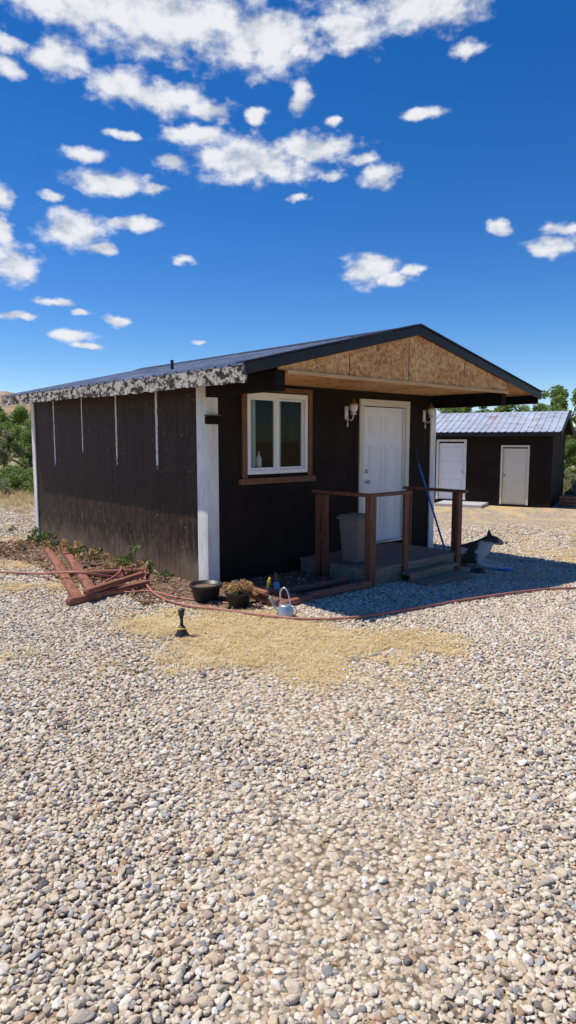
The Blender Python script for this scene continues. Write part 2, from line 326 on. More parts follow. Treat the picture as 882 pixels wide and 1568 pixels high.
# ------------------------------------------------------------------ scatter
def scatter(name,pts,sc,variants,tilt=.5,parent=None):
    c=D.collections.new(name+'_kinds')
    for o in variants: c.objects.link(o)
    m=D.meshes.new(name); m.vertices.add(len(pts)); m.vertices.foreach_set('co',np.asarray(pts,dtype=np.float32).reshape(-1))
    a=m.attributes.new('sc','FLOAT','POINT'); a.data.foreach_set('value',np.asarray(sc,dtype=np.float32)); m.update()
    o=link(D.objects.new(name,m),parent)
    ng=D.node_groups.new(name,'GeometryNodeTree'); ng.interface.new_socket('Geometry',in_out='INPUT',socket_type='NodeSocketGeometry'); ng.interface.new_socket('Geometry',in_out='OUTPUT',socket_type='NodeSocketGeometry')
    N=ng.nodes; gi=N.new('NodeGroupInput'); go=N.new('NodeGroupOutput'); ip=N.new('GeometryNodeInstanceOnPoints'); ci=N.new('GeometryNodeCollectionInfo')
    ci.inputs['Collection'].default_value=c; ci.inputs['Separate Children'].default_value=True; ci.inputs['Reset Children'].default_value=True
    ip.inputs['Pick Instance'].default_value=True
    ri=N.new('FunctionNodeRandomValue'); ri.data_type='INT'; 
    for s_ in ri.inputs:
        if s_.type=='INT' and s_.name=='Min': s_.default_value=0
        if s_.type=='INT' and s_.name=='Max': s_.default_value=len(variants)-1
    rv=N.new('FunctionNodeRandomValue'); rv.data_type='FLOAT_VECTOR'
    rv.inputs[0].default_value=(-tilt,-tilt,-3.1416); rv.inputs[1].default_value=(tilt,tilt,3.1416)
    na=N.new('GeometryNodeInputNamedAttribute'); na.data_type='FLOAT'; na.inputs['Name'].default_value='sc'
    Lk=ng.links.new
    Lk(gi.outputs[0],ip.inputs['Points']); Lk(ci.outputs[0],ip.inputs['Instance'])
    Lk([x for x in ri.outputs if x.type=='INT'][0],ip.inputs['Instance Index'])
    Lk(rv.outputs[0],ip.inputs['Rotation']); Lk(na.outputs['Attribute'],ip.inputs['Scale']); Lk(ip.outputs[0],go.inputs[0])
    md=o.modifiers.new('scatter','NODES'); md.node_group=ng
    return o
def stone(i,mat,sub=3):
    bm=bmesh.new(); bmesh.ops.create_icosphere(bm,subdivisions=sub,radius=.5)
    sx,sy,sz=R.uniform(.9,1.45),R.uniform(.7,1.0),R.uniform(.42,.75)
    pl=[(Vector((R.gauss(0,1),R.gauss(0,1),R.gauss(0,1))).normalized(),R.uniform(.26,.40)) for _ in range(12)]
    for v in bm.verts:
        for n_,d_ in pl:
            e=v.co.dot(n_)-d_
            if e>0: v.co-=n_*e*.92
        v.co*=1+.10*noise.noise(v.co*3+Vector((i*5,0,0)))
        v.co=Vector((v.co.x*sx,v.co.y*sy,v.co.z*sz))*1.2
    me=D.meshes.new('pebble'); bm.to_mesh(me); bm.free()
    for p in me.polygons:p.use_smooth=True
    me.materials.append(mat); return D.objects.new('pebble_kind',me)
def inhouse(x,y):
    lx,ly=toloc(x,y); return (-.02<lx<4.4 and -.02<ly<5.05) or (1.44<lx<3.3 and -1.15<ly<0)
def bed(x,y):
    lx,ly=toloc(x,y)
    if lx<=0.0 and -.3<ly<5.0 and lx>-.95+.10*math.sin(ly*3)-.05*ly: return True
    if .02<lx<1.44 and -1.2<ly<0: return True
    return -.5<lx<.1 and -1.15<ly<=-.2
pts=[];scs=[]
def lay(y0,y1,step,smin,smax,dens=1.,zoff=0.):
    y=y0
    while y<y1:
        hx=.5*y+1.3; x=-hx
        while x<hx:
            px=x+R.uniform(-.5,.5)*step*1.0; py=y+R.uniform(-.5,.5)*step*1.0; x+=step
            if R.random()>dens or inhouse(px,py) or (bed(px,py) and (R.random()>.10 or toloc(px,py)[0]>0)): continue
            if R.random()<strawf(px,py)*.9: continue
            s=R.uniform(smin,smax)*(1.4 if R.random()<.06 else 1)
            pts.append((px,py,gz(px,py)+s*.12+R.uniform(0,.006)+zoff)); scs.append(s)
        y+=step
lay(1.0,3.6,.0190,.013,.030); lay(3.6,6.6,.0235,.017,.034); lay(6.6,9.8,.031,.024,.040); lay(9.8,16,.05,.03,.05)
lay(1.0,5,.05,.026,.041,.5,.006)
scatter('gravel',pts,scs,[stone(i,M['stone']) for i in range(14)],.5)
NG=len(pts)
pts=[];scs=[]
for _ in range(7000):
    lx=R.uniform(-1.1,1.42); ly=R.uniform(-1.2,5.0); x,y=tow(lx,ly)
    if not bed(x,y) or inhouse(x,y): continue
    if lx>.05 and R.random()<.5: continue
    pts.append((x,y,gz(x,y)+.012+R.uniform(0,.02))); scs.append(R.uniform(.02,.055))
def chip(i):
    o=stone(i+40,M['mulch'],2)
    for v in o.data.vertices: v.co=Vector((v.co.x*1.4,v.co.y*.5,v.co.z*.5))
    return o
scatter('bark_mulch',pts,scs,[chip(i) for i in range(5)],.8)
v=[];f=[]; n=60
def gh(x,y): return gz(x,y)+n2(x,y,.6,3)*.018+n2(x,y,2.5,4)*.006
for i in range(n+1):
    ly=-.9+5.85*i/n
    for j in range(9):
        e=j/8; lx=-.02-(.93-.10*math.sin(ly*3)+.05*ly)*e; x,y=tow(lx,ly); v.append((x,y,gh(x,y)+.018*(1-e**3)+.004+.02*abs(noise.noise(Vector((x*6,y*6,1))))*(1-e)))
for i in range(n):
    for j in range(8): a=i*9+j; f.append((a,a+9,a+10,a+1))
b0=len(v); nn_=20
for i in range(nn_+1):
    for j in range(nn_+1):
        lx=.0+1.40*i/nn_; ly=-1.2+1.2*j/nn_; x,y=tow(lx,ly); v.append((x,y,gh(x,y)+.012+.02*abs(noise.noise(Vector((x*6,y*6,1))))))
for i in range(nn_):
    for j in range(nn_): a=b0+i*(nn_+1)+j; f.append((a,a+nn_+1,a+nn_+2,a+1))
mesh_obj('garden_soil',v,f,M['soil'],None,True)
def tuft(n,spread,hmin,hmax,lean,w,mat,name='straw_kind'):
    Q=[]
    for _ in range(n):
        bx,by=R.gauss(0,spread),R.gauss(0,spread); a=R.uniform(0,2*math.pi); L=R.uniform(hmin,hmax); le=R.uniform(*lean)
        d=Vector((math.cos(a)*math.sin(le),math.sin(a)*math.sin(le),math.cos(le))); s=Vector((-math.sin(a),math.cos(a),0))*w/2
        b0=Vector((bx,by,.003)); m1=b0+d*L*.5; d2=(d+Vector((math.cos(a)*.5,math.sin(a)*.5,-.35))).normalized(); e=m1+d2*L*.5; e.z=max(e.z,.004)
        Q.append([b0-s,b0+s,m1+s*.8,m1-s*.8]); Q.append([m1-s*.8,m1+s*.8,e+s*.2,e-s*.2])
    return D.objects.new(name,quadmesh(name,np.array(Q),mat))
pts=[];scs=[]
for _ in range(75000):
    y=R.uniform(3.8,16); x=R.uniform(-.5*y-1.2,.5*y+1.2)
    if inhouse(x,y) or bed(x,y): continue
    f=strawf(x,y)
    if R.random()>f*f*.95*(1 if y<8 else .6): continue
    pts.append((x,y,gz(x,y)+.008+R.uniform(0,.010))); scs.append(R.uniform(.5,1.2))
scatter('dry_straw',pts,scs,[tuft(26,.05,.03,.11,(1.12,1.55),.0040,M['straw']) for i in range(8)],.06)
NS=len(pts)
# ------------------------------------------------------------------ HOUSE
H=empty('small_house',(CX,CY,0),HA)
def rz(x): return 3.04-(.62/2.62)*(2.22-x) if x<2.22 else 3.04-(.62/3.03)*(x-2.22)
wf=M['wallfront']
box('front_wall_left',0,.56,0,.12,-.3,2.42,wf,H); box('front_wall_under_window',.56,1.57,0,.12,-.3,1.28,wf,H); box('front_wall_over_window',.56,1.57,0,.12,2.2,2.42,wf,H)
box('front_wall_mid',1.57,2.66,0,.12,-.3,2.42,wf,H); box('front_wall_over_door',2.66,3.59,0,.12,2.16,2.42,wf,H); box('front_wall_under_door',2.66,3.59,0,.12,-.3,.2,wf,H); box('front_wall_right',3.59,4.34,0,.12,-.3,2.42,wf,H)
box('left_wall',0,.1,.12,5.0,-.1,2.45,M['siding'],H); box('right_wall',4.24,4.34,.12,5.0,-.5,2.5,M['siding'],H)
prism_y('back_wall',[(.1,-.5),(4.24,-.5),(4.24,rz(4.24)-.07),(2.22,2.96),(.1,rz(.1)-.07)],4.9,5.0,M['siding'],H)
box('interior_floor',.1,4.24,.12,4.9,.05,.15,M['soil'],H)
wp_=M['whitepaint']
box('corner_board_front',-.022,.14,-.024,-.001,.0,2.17,wp_,H,.003); box('corner_board_side',-.024,-.001,0,.17,.0,2.3,wp_,H,.003)
box('corner_board_right',4.23,4.362,-.024,-.001,-.25,2.17,wp_,H,.003); box('corner_board_right_side',4.341,4.364,0,.13,-.25,2.35,wp_,H,.003)
box('corner_board_back',-.024,-.001,4.9,5.02,.0,2.3,wp_,H,.003)
box('corner_bracket',-.05,.12,-.10,-.026,1.87,1.96,M['blackboard'],H,.01); box('corner_bracket_cap',-.06,.13,-.11,-.024,1.962,1.975,M['trimwood'],H,.003)
Y0,Y1=-1.22,5.2
prism_y('roof_deck_left',[(-.4,2.37),(2.22,2.99),(2.22,3.015),(-.4,2.395)],Y0,Y1,M['osb'],H)
prism_y('roof_deck_right',[(2.22,2.99),(5.25,2.37),(5.25,2.395),(2.22,3.015)],Y0,Y1,M['osb'],H)
def corrug(name,xa,za,xb,zb,y0,y1,mat,parent,per=.23,h=.02,axis='y'):
    prof=[];y=y0
    while y<y1-1e-6:
        for t_,hh in ((0,0),(.06,h),(.16,h),(.22,0),(.55,0),(.58,h*.3),(.64,h*.3),(.67,0)):
            yy=y+t_*per
            if yy<y1: prof.append((yy,hh))
        y+=per
    prof.append((y1,0)); v=[];f=[]
    for yy,hh in prof: v+= [(xa,yy,za+hh),(xb,yy,zb+hh)]
    for i in range(len(prof)-1): f.append((2*i,2*i+1,2*i+3,2*i+2))
    o=mesh_obj(name,v,f,mat,parent); s=o.modifiers.new('s','SOLIDIFY'); s.thickness=.002; return o
corrug('roof_sheet_left',-.43,2.398,2.22,3.025,Y0-.02,Y1+.03,M['roof'],H); corrug('roof_sheet_right',5.29,2.392,2.22,3.02,Y0-.02,Y1+.03,M['roof'],H)
prism_y('ridge_cap',[(2.02,3.0),(2.22,3.052),(2.44,3.0),(2.22,3.062)][::1],Y0-.04,Y1+.04,M['blackmetal'],H)
FD=.108
prism_y('rake_fascia_left',[(-.44,2.41),(2.22,3.045),(2.22,3.045-FD),(-.44,2.41-FD)],Y0-.035,Y0-.004,M['blackmetal'],H,.004)
prism_y('rake_fascia_right',[(2.222,3.045),(5.30,2.41),(5.30,2.41-FD),(2.222,3.045-FD)],Y0-.035,Y0-.004,M['blackmetal'],H,.004)
prism_y('rake_cap_left',[(-.46,2.425),(2.22,3.07),(2.22,3.05),(-.46,2.412)],Y0-.05,Y0+.09,M['blackmetal'],H)
prism_y('rake_cap_right',[(2.221,3.07),(5.32,2.425),(5.32,2.412),(2.221,3.05)],Y0-.05,Y0+.09,M['blackmetal'],H)
def ragged(name,x0,x1,y0,y1,z0,z1,mat):
    n=int((y1-y0)/.03); v=[];f=[]
    for i in range(n+1):
        y=y0+(y1-y0)*i/n; zb=z0+.018*noise.noise(Vector((y*9,0,z0)))+.01*noise.noise(Vector((y*30,3,0))); zt=z1+.006*noise.noise(Vector((y*14,8,0)))
        v+=[(x0,y,zb),(x1,y,zb),(x1,y,zt),(x0,y,zt)]
    for i in range(n):
        a=4*i;b=a+4
        for p,q in ((0,1),(1,2),(2,3),(3,0)): f.append((a+p,a+q,b+q,b+p))
    f.append((0,3,2,1)); a=4*n; f.append((a,a+1,a+2,a+3))
    return mesh_obj(name,v,f,mat,H)
ragged('eave_fascia_near',-.428,-.402,Y0-.002,1.95,2.235,2.395,M['fascia']); ragged('eave_fascia_far',-.426,-.402,1.955,Y1,2.255,2.393,M['fascia'])
box('eave_fascia_right',5.252,5.28,Y0,Y1,2.24,2.385,M['blackboard'],H)
prism_y('soffit_left',[(-.40,2.33),(-.002,2.425),(-.002,2.44),(-.40,2.345)],Y0+.01,Y1,M['blackboard'],H)
tube('vent_pipe',[(.2,1.0,2.5),(.2,1.0,2.68)],.02,M['blackmetal'],H,False)
prism_y('gable_panel',[(0,2.38),(4.34,2.38),(4.34,rz(4.34)-.055),(2.22,2.985),(0,rz(0)-.055)],Y0+.0,Y0+.018,M['osb'],H)
dk=M['blackboard']
for x in (1.02,2.06,3.24): 
    box('gable_seam',x-.003,x+.003,Y0-.003,Y0-.0005,2.385,rz(x)-.13,dk,H)
box('porch_ceiling',.10,4.24,Y0+.018,-.001,2.368,2.38,M['osb'],H)
for i,x in enumerate((1.4,2.7)): box('ceiling_seam',x-.003,x+.003,Y0+.02,-.002,2.3655,2.3678,dk,H)
box('gable_bottom_trim',.1,4.36,Y0-.022,Y0-.0035,2.345,2.383,M['pine'],H,.002)
box('porch_beam_left',-.02,.10,Y0+.02,-.026,2.18,2.376,dk,H,.004); box('porch_beam_right',4.24,4.36,Y0+.02,-.026,2.18,2.376,dk,H,.004)
tw=M['trimwood']
box('window_trim_l',.49,.565,-.03,-.001,1.24,2.27,tw,H,.004); box('window_trim_r',1.568,1.64,-.03,-.001,1.24,2.27,tw,H,.004); box('window_trim_b',.44,1.69,-.045,-.002,1.165,1.238,tw,H,.005); box('window_trim_t',.49,1.64,-.03,-.001,2.272,2.33,tw,H,.004)
vn=M['vinyl']
box('window_frame_l',.567,.61,-.018,.07,1.282,2.26,vn,H,.004); box('window_frame_r',1.522,1.566,-.018,.07,1.282,2.26,vn,H,.004); box('window_frame_b',.61,1.522,-.018,.07,1.282,1.33,vn,H,.004); box('window_frame_t',.61,1.522,-.018,.07,2.20,2.26,vn,H,.004)
box('window_meeting_rail',1.035,1.085,-.012,.06,1.33,2.20,vn,H,.004)
for a,b,yy in ((.61,1.035,.01),(1.085,1.522,.03)):
    box('sash_l',a,a+.028,yy-.01,yy+.02,1.33,2.20,vn,H,.003); box('sash_r',b-.028,b,yy-.01,yy+.02,1.33,2.20,vn,H,.003)
    box('sash_b',a+.028,b-.028,yy-.01,yy+.02,1.33,1.36,vn,H,.003); box('sash_t',a+.028,b-.028,yy-.01,yy+.02,2.17,2.20,vn,H,.003)
    mesh_obj('pane',[(a+.028,yy+.005,1.36),(b-.028,yy+.005,1.36),(b-.028,yy+.005,2.17),(a+.028,yy+.005,2.17)],[(0,1,2,3)],M['glass'],H)
def curtain(x0,x1,y,z0,z1):
    v=[];f=[];n=40
    for i in range(n+1):
        x=x0+(x1-x0)*i/n; yy=y+.012*math.sin(i*1.1); v+=[(x,yy,z0),(x,yy,z1)]
    for i in range(n): f.append((2*i,2*i+2,2*i+3,2*i+1))
    mesh_obj('curtain',v,f,M['curtain'],H,True)
curtain(.58,.77,.08,1.2,2.3); curtain(1.15,1.19,.09,1.2,2.3)
lathe('soap_bottle',[(.001,0),(.035,0),(.035,.14),(.02,.17),(.012,.18),(.012,.22),(.001,.22)],M['frost'],H,16,(.82,.075,1.335))
box('door_trim_l',2.565,2.655,-.028,-.001,.2,2.165,M['cream'],H,.004); box('door_trim_r',3.595,3.685,-.028,-.001,.2,2.165,M['cream'],H,.004); box('door_trim_t',2.565,3.685,-.03,-.001,2.167,2.26,M['cream'],H,.004)
dm=M['door']
box('door_jamb_l',2.66,2.68,-.01,.08,.2,2.16,dm,H); box('door_jamb_r',3.57,3.59,-.01,.08,.2,2.16,dm,H)
box('door_slab',2.682,3.568,.02,.06,.225,2.157,dm,H,.002); box('door_sill',2.66,3.59,-.04,.08,.2,.224,M['zinc'],H)
for c0,c1 in ((2.80,3.09),(3.16,3.45)):
    for z0,z1 in ((.42,.92),(1.04,1.62),(1.74,2.02)):
        for a,b,c,d in ((c0,c1,z0,z0+.018),(c0,c1,z1-.018,z1),(c0,c0+.018,z0+.018,z1-.018),(c1-.018,c1,z0+.018,z1-.018)):
            box('door_moulding',a,b,.0145,.0195,c,d,dm,H,.003)
        box('door_panel',c0+.055,c1-.055,.0145,.0195,z0+.055,z1-.055,dm,H,.003)
lathe('door_knob',[(.001,0),(.012,0),(.012,.03),(.028,.04),(.03,.055),(.02,.07),(.001,.072)],M['zinc'],H,18,(2.76,.02,1.10),(rad(90),0,0))
lathe('deadbolt',[(.001,0),(.028,0),(.026,.02),(.001,.022)],M['zinc'],H,18,(2.76,.02,1.25),(rad(90),0,0))
def lantern(x,z):
    E=empty('wall_lantern',(x,0,z),0,H); A=M['whitepaint']
    box('backplate',-.03,.03,-.02,-.001,-.09,.09,A,E,.008)
    tube('arm',[(0,-.02,-.05),(0,-.06,-.11),(0,-.13,-.10),(0,-.14,-.03)],.008,A,E)
    tube('scroll',[(0,-.02,-.08),(.0,-.05,-.17),(.0,-.02,-.20),(0,-.03,-.14)],.006,A,E)
    lathe('base',[(.001,-.03),(.035,-.03),(.04,-.02),(.028,-.01),(.001,-.01)],A,E,12,(0,-.14,0))
    lathe('glass',[(.024,-.01),(.052,.04),(.058,.09),(.045,.102),(.001,.103)],M['frost'],E,16,(0,-.14,0))
    for i in range(6):
        a=i*math.pi/3; tube('bar',[(.027*math.cos(a),-.14+.027*math.sin(a),-.01),(.060*math.cos(a),-.14+.060*math.sin(a),.10)],.003,M['brass'],E,False)
    lathe('roof',[(.066,.10),(.045,.125),(.03,.145),(.010,.165),(.014,.18),(.001,.195)],M['brass'],E,6,(0,-.14,0))
lantern(2.30,2.06); lantern(4.06,2.06)
# deck
Dk=empty('porch_deck',(CX,CY,0),HA); dw=M['deckwood']; rw=M['railwood']
for i in range(8):
    y0=-1.18+i*.146; box('deck_board',1.42,3.30,y0,y0+.138,.150,.185,dw,Dk,.004)
box('rim_front',1.44,3.28,-1.165,-1.13,-.15,.148,dw,Dk,.003); box('rim_left',1.44,1.475,-1.128,-.02,-.1,.148,dw,Dk,.003); box('rim_right',3.245,3.28,-1.128,-.02,-.2,.148,dw,Dk,.003)
for yy,zz in ((-1.345,.09),(-1.60,.0)):
    for j in range(2 if zz==0 else 1): box('step_tread',2.02,3.02,yy+j*.145,yy+j*.145+.138,zz-.035,zz,dw,Dk,.004)
    box('step_riser',2.05,2.99,yy+.02,yy+.05,-.2,zz-.036,dw,Dk,.003)
box('step_side',2.05,2.08,-1.548,-1.19,-.2,-.037,dw,Dk,.003); box('step_side',2.96,2.99,-1.548,-1.19,-.2,-.037,dw,Dk,.003)
def post(x,y,z0,z1,w=.085,d=.04): return box('rail_post',x-w/2,x+w/2,y-d/2,y+d/2,z0,z1,rw,Dk,.004)
post(1.40,-1.20,-.05,1.04,.04,.09); post(1.46,-1.21,-.05,1.04,.075,.04); post(1.40,-.50,-.05,1.03,.04,.09); post(1.40,-.38,-.05,1.03,.04,.07)
post(2.10,-1.19,-.1,1.04,.085,.04); post(3.31,-.32,-.1,1.0,.04,.09)
post(3.31,-1.10,-.2,.985,.04,.09); post(3.26,-1.19,-.2,.985,.10,.04)
box('rail_left',1.36,1.45,-1.25,-.30,1.042,1.08,rw,Dk,.005)
box('rail_front',1.452,2.16,-1.24,-1.15,1.041,1.079,rw,Dk,.005)
box('rail_right',3.25,3.35,-1.27,-.25,.99,1.028,rw,Dk,.005)
beam('rail_lower',(1.40,-.55,.5),(1.40,-.40,.5),.03,.08,rw,Dk)
# ------------------------------------------------------------------ bin, pole
def hl(x,y,z=0): 
    a,b=tow(x,y); return (a,b,z)
tb=empty('trash_bin',hl(1.72,-.72,.185),HA+.1)
def tapered(name,w0,d0,w1,d1,z0,z1,mat,par,bev):
    v=[(-w0/2,-d0/2,z0),(w0/2,-d0/2,z0),(w0/2,d0/2,z0),(-w0/2,d0/2,z0),(-w1/2,-d1/2,z1),(w1/2,-d1/2,z1),(w1/2,d1/2,z1),(-w1/2,d1/2,z1)]
    return mesh_obj(name,v,[(0,3,2,1),(4,5,6,7),(0,1,5,4),(1,2,6,5),(2,3,7,6),(3,0,4,7)],mat,par,False,bev)
tapered('body',.26,.24,.34,.31,0,.56,M['bin'],tb,.03); tapered('rim',.37,.34,.37,.34,.54,.575,M['bin'],tb,.012); tapered('lid',.34,.31,.31,.28,.576,.60,M['bin'],tb,.01)
bp=empty('push_broom',(0,0,0)); a=Vector(hl(3.66,-.80,-.09)); b=Vector(hl(3.80,-.04,1.53)); tube('pole',[a,b],.015,M['blue'],bp,False)
beam('broom_head',a+Vector((-.13,-.05,0)),a+Vector((.13,.05,0)),.05,.035,M['blue'],bp)
tube('grip',[b-(b-a)*.12,b],.018,M['blackplastic'],bp,False)
# ------------------------------------------------------------------ timbers
def timber(a,b,z=.05,w=.10,par=None,n='timber'):
    a=Vector((a[0],a[1],z if len(a)<3 else a[2]+z)); b=Vector((b[0],b[1],z if len(b)<3 else b[2]+z))
    return beam(n,a,b,w,w*.85,M['timber'],par,.03)
TB=empty('garden_bed_timbers',(0,0,0))
timber((-3.63,9.75),(-2.16,6.60),.05,.11,par=TB); timber((-3.46,9.9),(-2.02,6.72),.055,.11,par=TB)
timber((-2.25,6.52),(-1.62,7.42),.05,par=TB); timber((-2.1,6.62,.08),(-1.70,7.55,.08),.05,.08,par=TB)
timber((-2.75,8.0),(-1.95,7.85),.05,.09,TB); timber((-2.55,7.75),(-1.75,7.95),.09,.08,TB)
TF=empty('raised_bed_edging',(0,0,0))
timber(hl(.0,-.42),hl(.0,-1.22),.05,.09,TF); timber(hl(-.02,-.5,.08),hl(-.05,-1.1,.08),.05,.075,TF); timber(hl(-.04,-1.27),hl(.42,-1.25),.045,.08,TF); timber(hl(.42,-1.22),hl(1.38,-1.24),.05,.09,TF); timber(hl(.35,-.9),hl(1.35,-.95),.05,.08,TF)
timber(hl(.30,-1.22),hl(.30,-.1),.045,.08,TF)
# ------------------------------------------------------------------ hose
hp=[(-6,8.6,.03),(-3.64,8.13,.035),(-3.1,8.0,.035),(-2.7,7.5,.16),(-2.35,7.35,.19),(-2.0,7.75,.03),(-1.85,8.1,.05),(-1.80,8.35,.16),(-1.78,8.0,.10),(-1.65,7.39,.04),(-1.346,6.72,.035),(-.95,6.38,.035),(-.72,6.33,.035),(-.255,6.07,.035),(.237,5.91,.035),(.735,6.02,.035),(1.3,6.38,.035),(2.09,6.83,.035),(2.94,7.23,.035),(3.5,7.25,.035),(5,7.6,.035),(8,7.3,.035)]
hp=[(p[0],p[1],p[2]) if p[0]<.3 else G(p[0],p[1],p[2]) for p in hp]
tube('garden_hose',hp,.0135,M['hose'])
tube('garden_hose',[(-2.05,7.9,.15),(-1.95,7.6,.14),(-2.2,7.3,.03),(-1.8,7.0,.03),(-1.5,7.15,.03),(-1.2,6.75,.03),(-.6,6.55,.03)],.012,M['hose'])
# ------------------------------------------------------------------ foliage generator
def leaves(n,blobs,size):
    bl=np.array(blobs); w=bl[:,3]**2; ch=rng.choice(len(bl),n,p=w/w.sum())
    d=rng.normal(size=(n,3)); d/=np.linalg.norm(d,axis=1)[:,None]; r=rng.random(n)**.45
    c=bl[ch,:3]+d*(r*bl[ch,3])[:,None]*np.array([1,1,.8]); c[:,2]=np.maximum(c[:,2],.02)
    a=rng.normal(size=(n,3)); a/=np.linalg.norm(a,axis=1)[:,None]; b=np.cross(a,rng.normal(size=(n,3))); b/=np.linalg.norm(b,axis=1)[:,None]
    s=size*(.6+.8*rng.random(n))[:,None]; l=a*s; q=b*s*.45
    return np.stack([c-l,c+q,c+l,c-q],1)
def plant(name,n,blobs,size,mat,stems=None,loc=(0,0,0),sc=1,rz_=0):
    E=empty(name,loc,rz_); E.scale=(sc,)*3
    link(D.objects.new('leaves',quadmesh('leaves',leaves(n,blobs,size),mat)),E)
    if stems:
        for a,b,r0 in stems: tube('stem',[a,((Vector(a)+Vector(b))/2+Vector((R.uniform(-.1,.1)*r0*8,R.uniform(-.1,.1)*r0*8,0))),b],r0,M['bark'] ,E)
    return E
def clump(w,h,n):
    return [(R.gauss(0,w*.45),R.gauss(0,w*.45),R.uniform(.2,.9)*h,R.uniform(.14,.28)*h) for _ in range(n)]
for lx,ly,w,h,n,mt in ((-.30,4.3,.35,.30,320,'leafG'),(-.35,3.7,.35,.25,220,'leafG'),(-.35,3.2,.25,.2,170,'petal'),(-.30,2.35,.25,.25,170,'leafG'),(-.28,1.25,.24,.36,260,'leafG'),(-.4,1.0,.2,.2,120,'petal'),(-.25,.6,.15,.14,60,'leafG'),(-.5,2.0,.2,.22,150,'petal'),(-.6,4.0,.2,.15,120,'petal'),(-.35,2.8,.3,.25,200,'petal'),(-.45,1.6,.25,.2,140,'petal')):
    x,y=tow(lx,ly); plant('garden_plant',n,clump(w,h,9),.026,M[mt],[((R.uniform(-.05,.05),0,0),(R.uniform(-.25,.25)*w*2,R.uniform(-.2,.2),h*.9),.0035) for _ in range(7)],(x,y,.02))
# pots
def pot(name,loc,r,h,mat,fill):
    E=empty(name,loc)
    lathe('pot',[(.001,0),(r*.72,0),(r*.95,h*.85),(r*1.06,h*.86),(r*1.08,h),(r*.98,h),(r*.94,h*.85),(.001,h*.84)],mat,E,32)
    lathe('soil',[(r*.9,h*.845),(r*.5,h*.87),(.001,h*.88)],M['soil'],E,24)
    return E
p1=pot('flower_pot',(-.86,6.72,0),.165,.20,M['blackplastic'],None)
p2=pot('flower_pot_with_dried_flowers',(-.50,6.50,0),.135,.17,M['blackplastic'],None)
link(D.objects.new('dried_flowers',quadmesh('dried_flowers',leaves(2600,[(R.gauss(0,.06),R.gauss(0,.06),R.uniform(.18,.25),R.uniform(.04,.075)) for _ in range(16)],.014),M['petal'])),p2)
wc=empty('watering_can',(-.02,6.08,0),rad(150))
lathe('body',[(.001,0),(.075,0),(.078,.02),(.07,.13),(.06,.14),(.05,.142),(.001,.142)],M['zinc'],wc,28)
tube('spout',[(.06,0,.04),(.12,0,.09),(.16,0,.17)],.012,M['zinc'],wc); lathe('rose',[(.012,0),(.03,.03),(.001,.034)],M['zinc'],wc,16,(.16,0,.165),(0,rad(30),0))
tube('handle',[(-.05,0,.13),(-.03,0,.27),(.03,0,.31),(.075,0,.24),(.05,0,.135)],.008,M['zinc'],wc); tube('back_handle',[(-.07,0,.03),(-.12,0,.06),(-.11,0,.13),(-.05,0,.13)],.007,M['zinc'],wc)
gt=empty('garden_trowel',hl(.12,-.9,.14),1.0); lathe('handle',[(.001,0),(.014,.0),(.016,.06),(.012,.11),(.001,.115)],M['yellow'],gt,12,(0,0,.0),(rad(15),0,0)); box('blade',-.03,.03,-.004,.004,-.10,0,M['zinc'],gt,.003,None,(rad(15),0,0))
gt=empty('garden_trowel',hl(.42,-.7,.12),.2); lathe('handle',[(.001,0),(.014,.0),(.016,.06),(.012,.11),(.001,.115)],M['timber'],gt,12,(0,0,0),(rad(-35),0,0)); box('blade',-.03,.03,-.004,.004,-.10,0,M['zinc'],gt,.003,None,(rad(-35),0,0))
# small black stake light with yellow collar
sk=empty('stake_light',(-.913,5.47,.02),.4); bpz=M['blackplastic']
lathe('base',[(.001,0),(.058,0),(.060,.012),(.046,.035),(.030,.075),(.022,.09),(.001,.092)],bpz,sk,28)
lathe('collar',[(.001,0),(.034,.0),(.036,.018),(.027,.026),(.001,.027)],M['yellow'],sk,24,(.0,0,.052))
lathe('stem',[(.001,0),(.015,0),(.013,.05),(.017,.085),(.001,.087)],bpz,sk,18,(0,0,.09))
lathe('lamp_head',[(.001,0),(.020,0),(.026,.012),(.027,.045),(.031,.047),(.031,.056),(.018,.066),(.001,.069)],bpz,sk,24,(0,0,.175))
box('yellow_tab',.03,.062,-.012,.012,.006,.022,M['yellow'],sk,.004)
fr=empty('blue_frisbee',G(2.80,8.33,.03)); lathe('disc',[(.001,.022),(.09,.022),(.115,.012),(.12,0),(.115,0),(.108,.008),(.085,.017),(.001,.018)],M['blue'],fr,32)
# ------------------------------------------------------------------ dog
def skinmesh(name,nodes,edges,mat,parent,root=0,sub=2):
    m=D.meshes.new(name); m.from_pydata([n[0] for n in nodes],edges,[]); o=link(D.objects.new(name,m),parent)
    sk=o.modifiers.new('skin','SKIN'); sk.use_smooth_shade=True
    if not m.skin_vertices: 
        bm=bmesh.new(); bm.from_mesh(m); bm.verts.layers.skin.verify(); bm.to_mesh(m); bm.free()
    for i,n in enumerate(nodes):
        r=n[1]; m.skin_vertices[0].data[i].radius=(r,r) if isinstance(r,float) else r
        m.skin_vertices[0].data[i].use_root=(i==root)
    s=o.modifiers.new('sub','SUBSURF'); s.levels=sub; s.render_levels=sub; m.materials.append(mat); return o
m,k=newmat('dog_fur'); sx=k.n('ShaderNodeSeparateXYZ',{0:k.obj}); n=k.noise(k.obj,6,4,.6); nf=k.noise(k.scl(k.obj,(1,3,3)),60,3,.7)
BL=(.020,.017,.015); WHT=(.62,.58,.52)
j_=k.math('MULTIPLY_ADD',n,.16,-.08)
X_=k.math('ADD',sx.outputs[0],j_); Z_=k.math('ADD',sx.outputs[2],j_)
col=k.mix(k.sm(n,.44,.50),WHT,BL)                                   # patchy body
col=k.mix(k.sm(Z_,.25,.28),col,BL)                                  # dark back
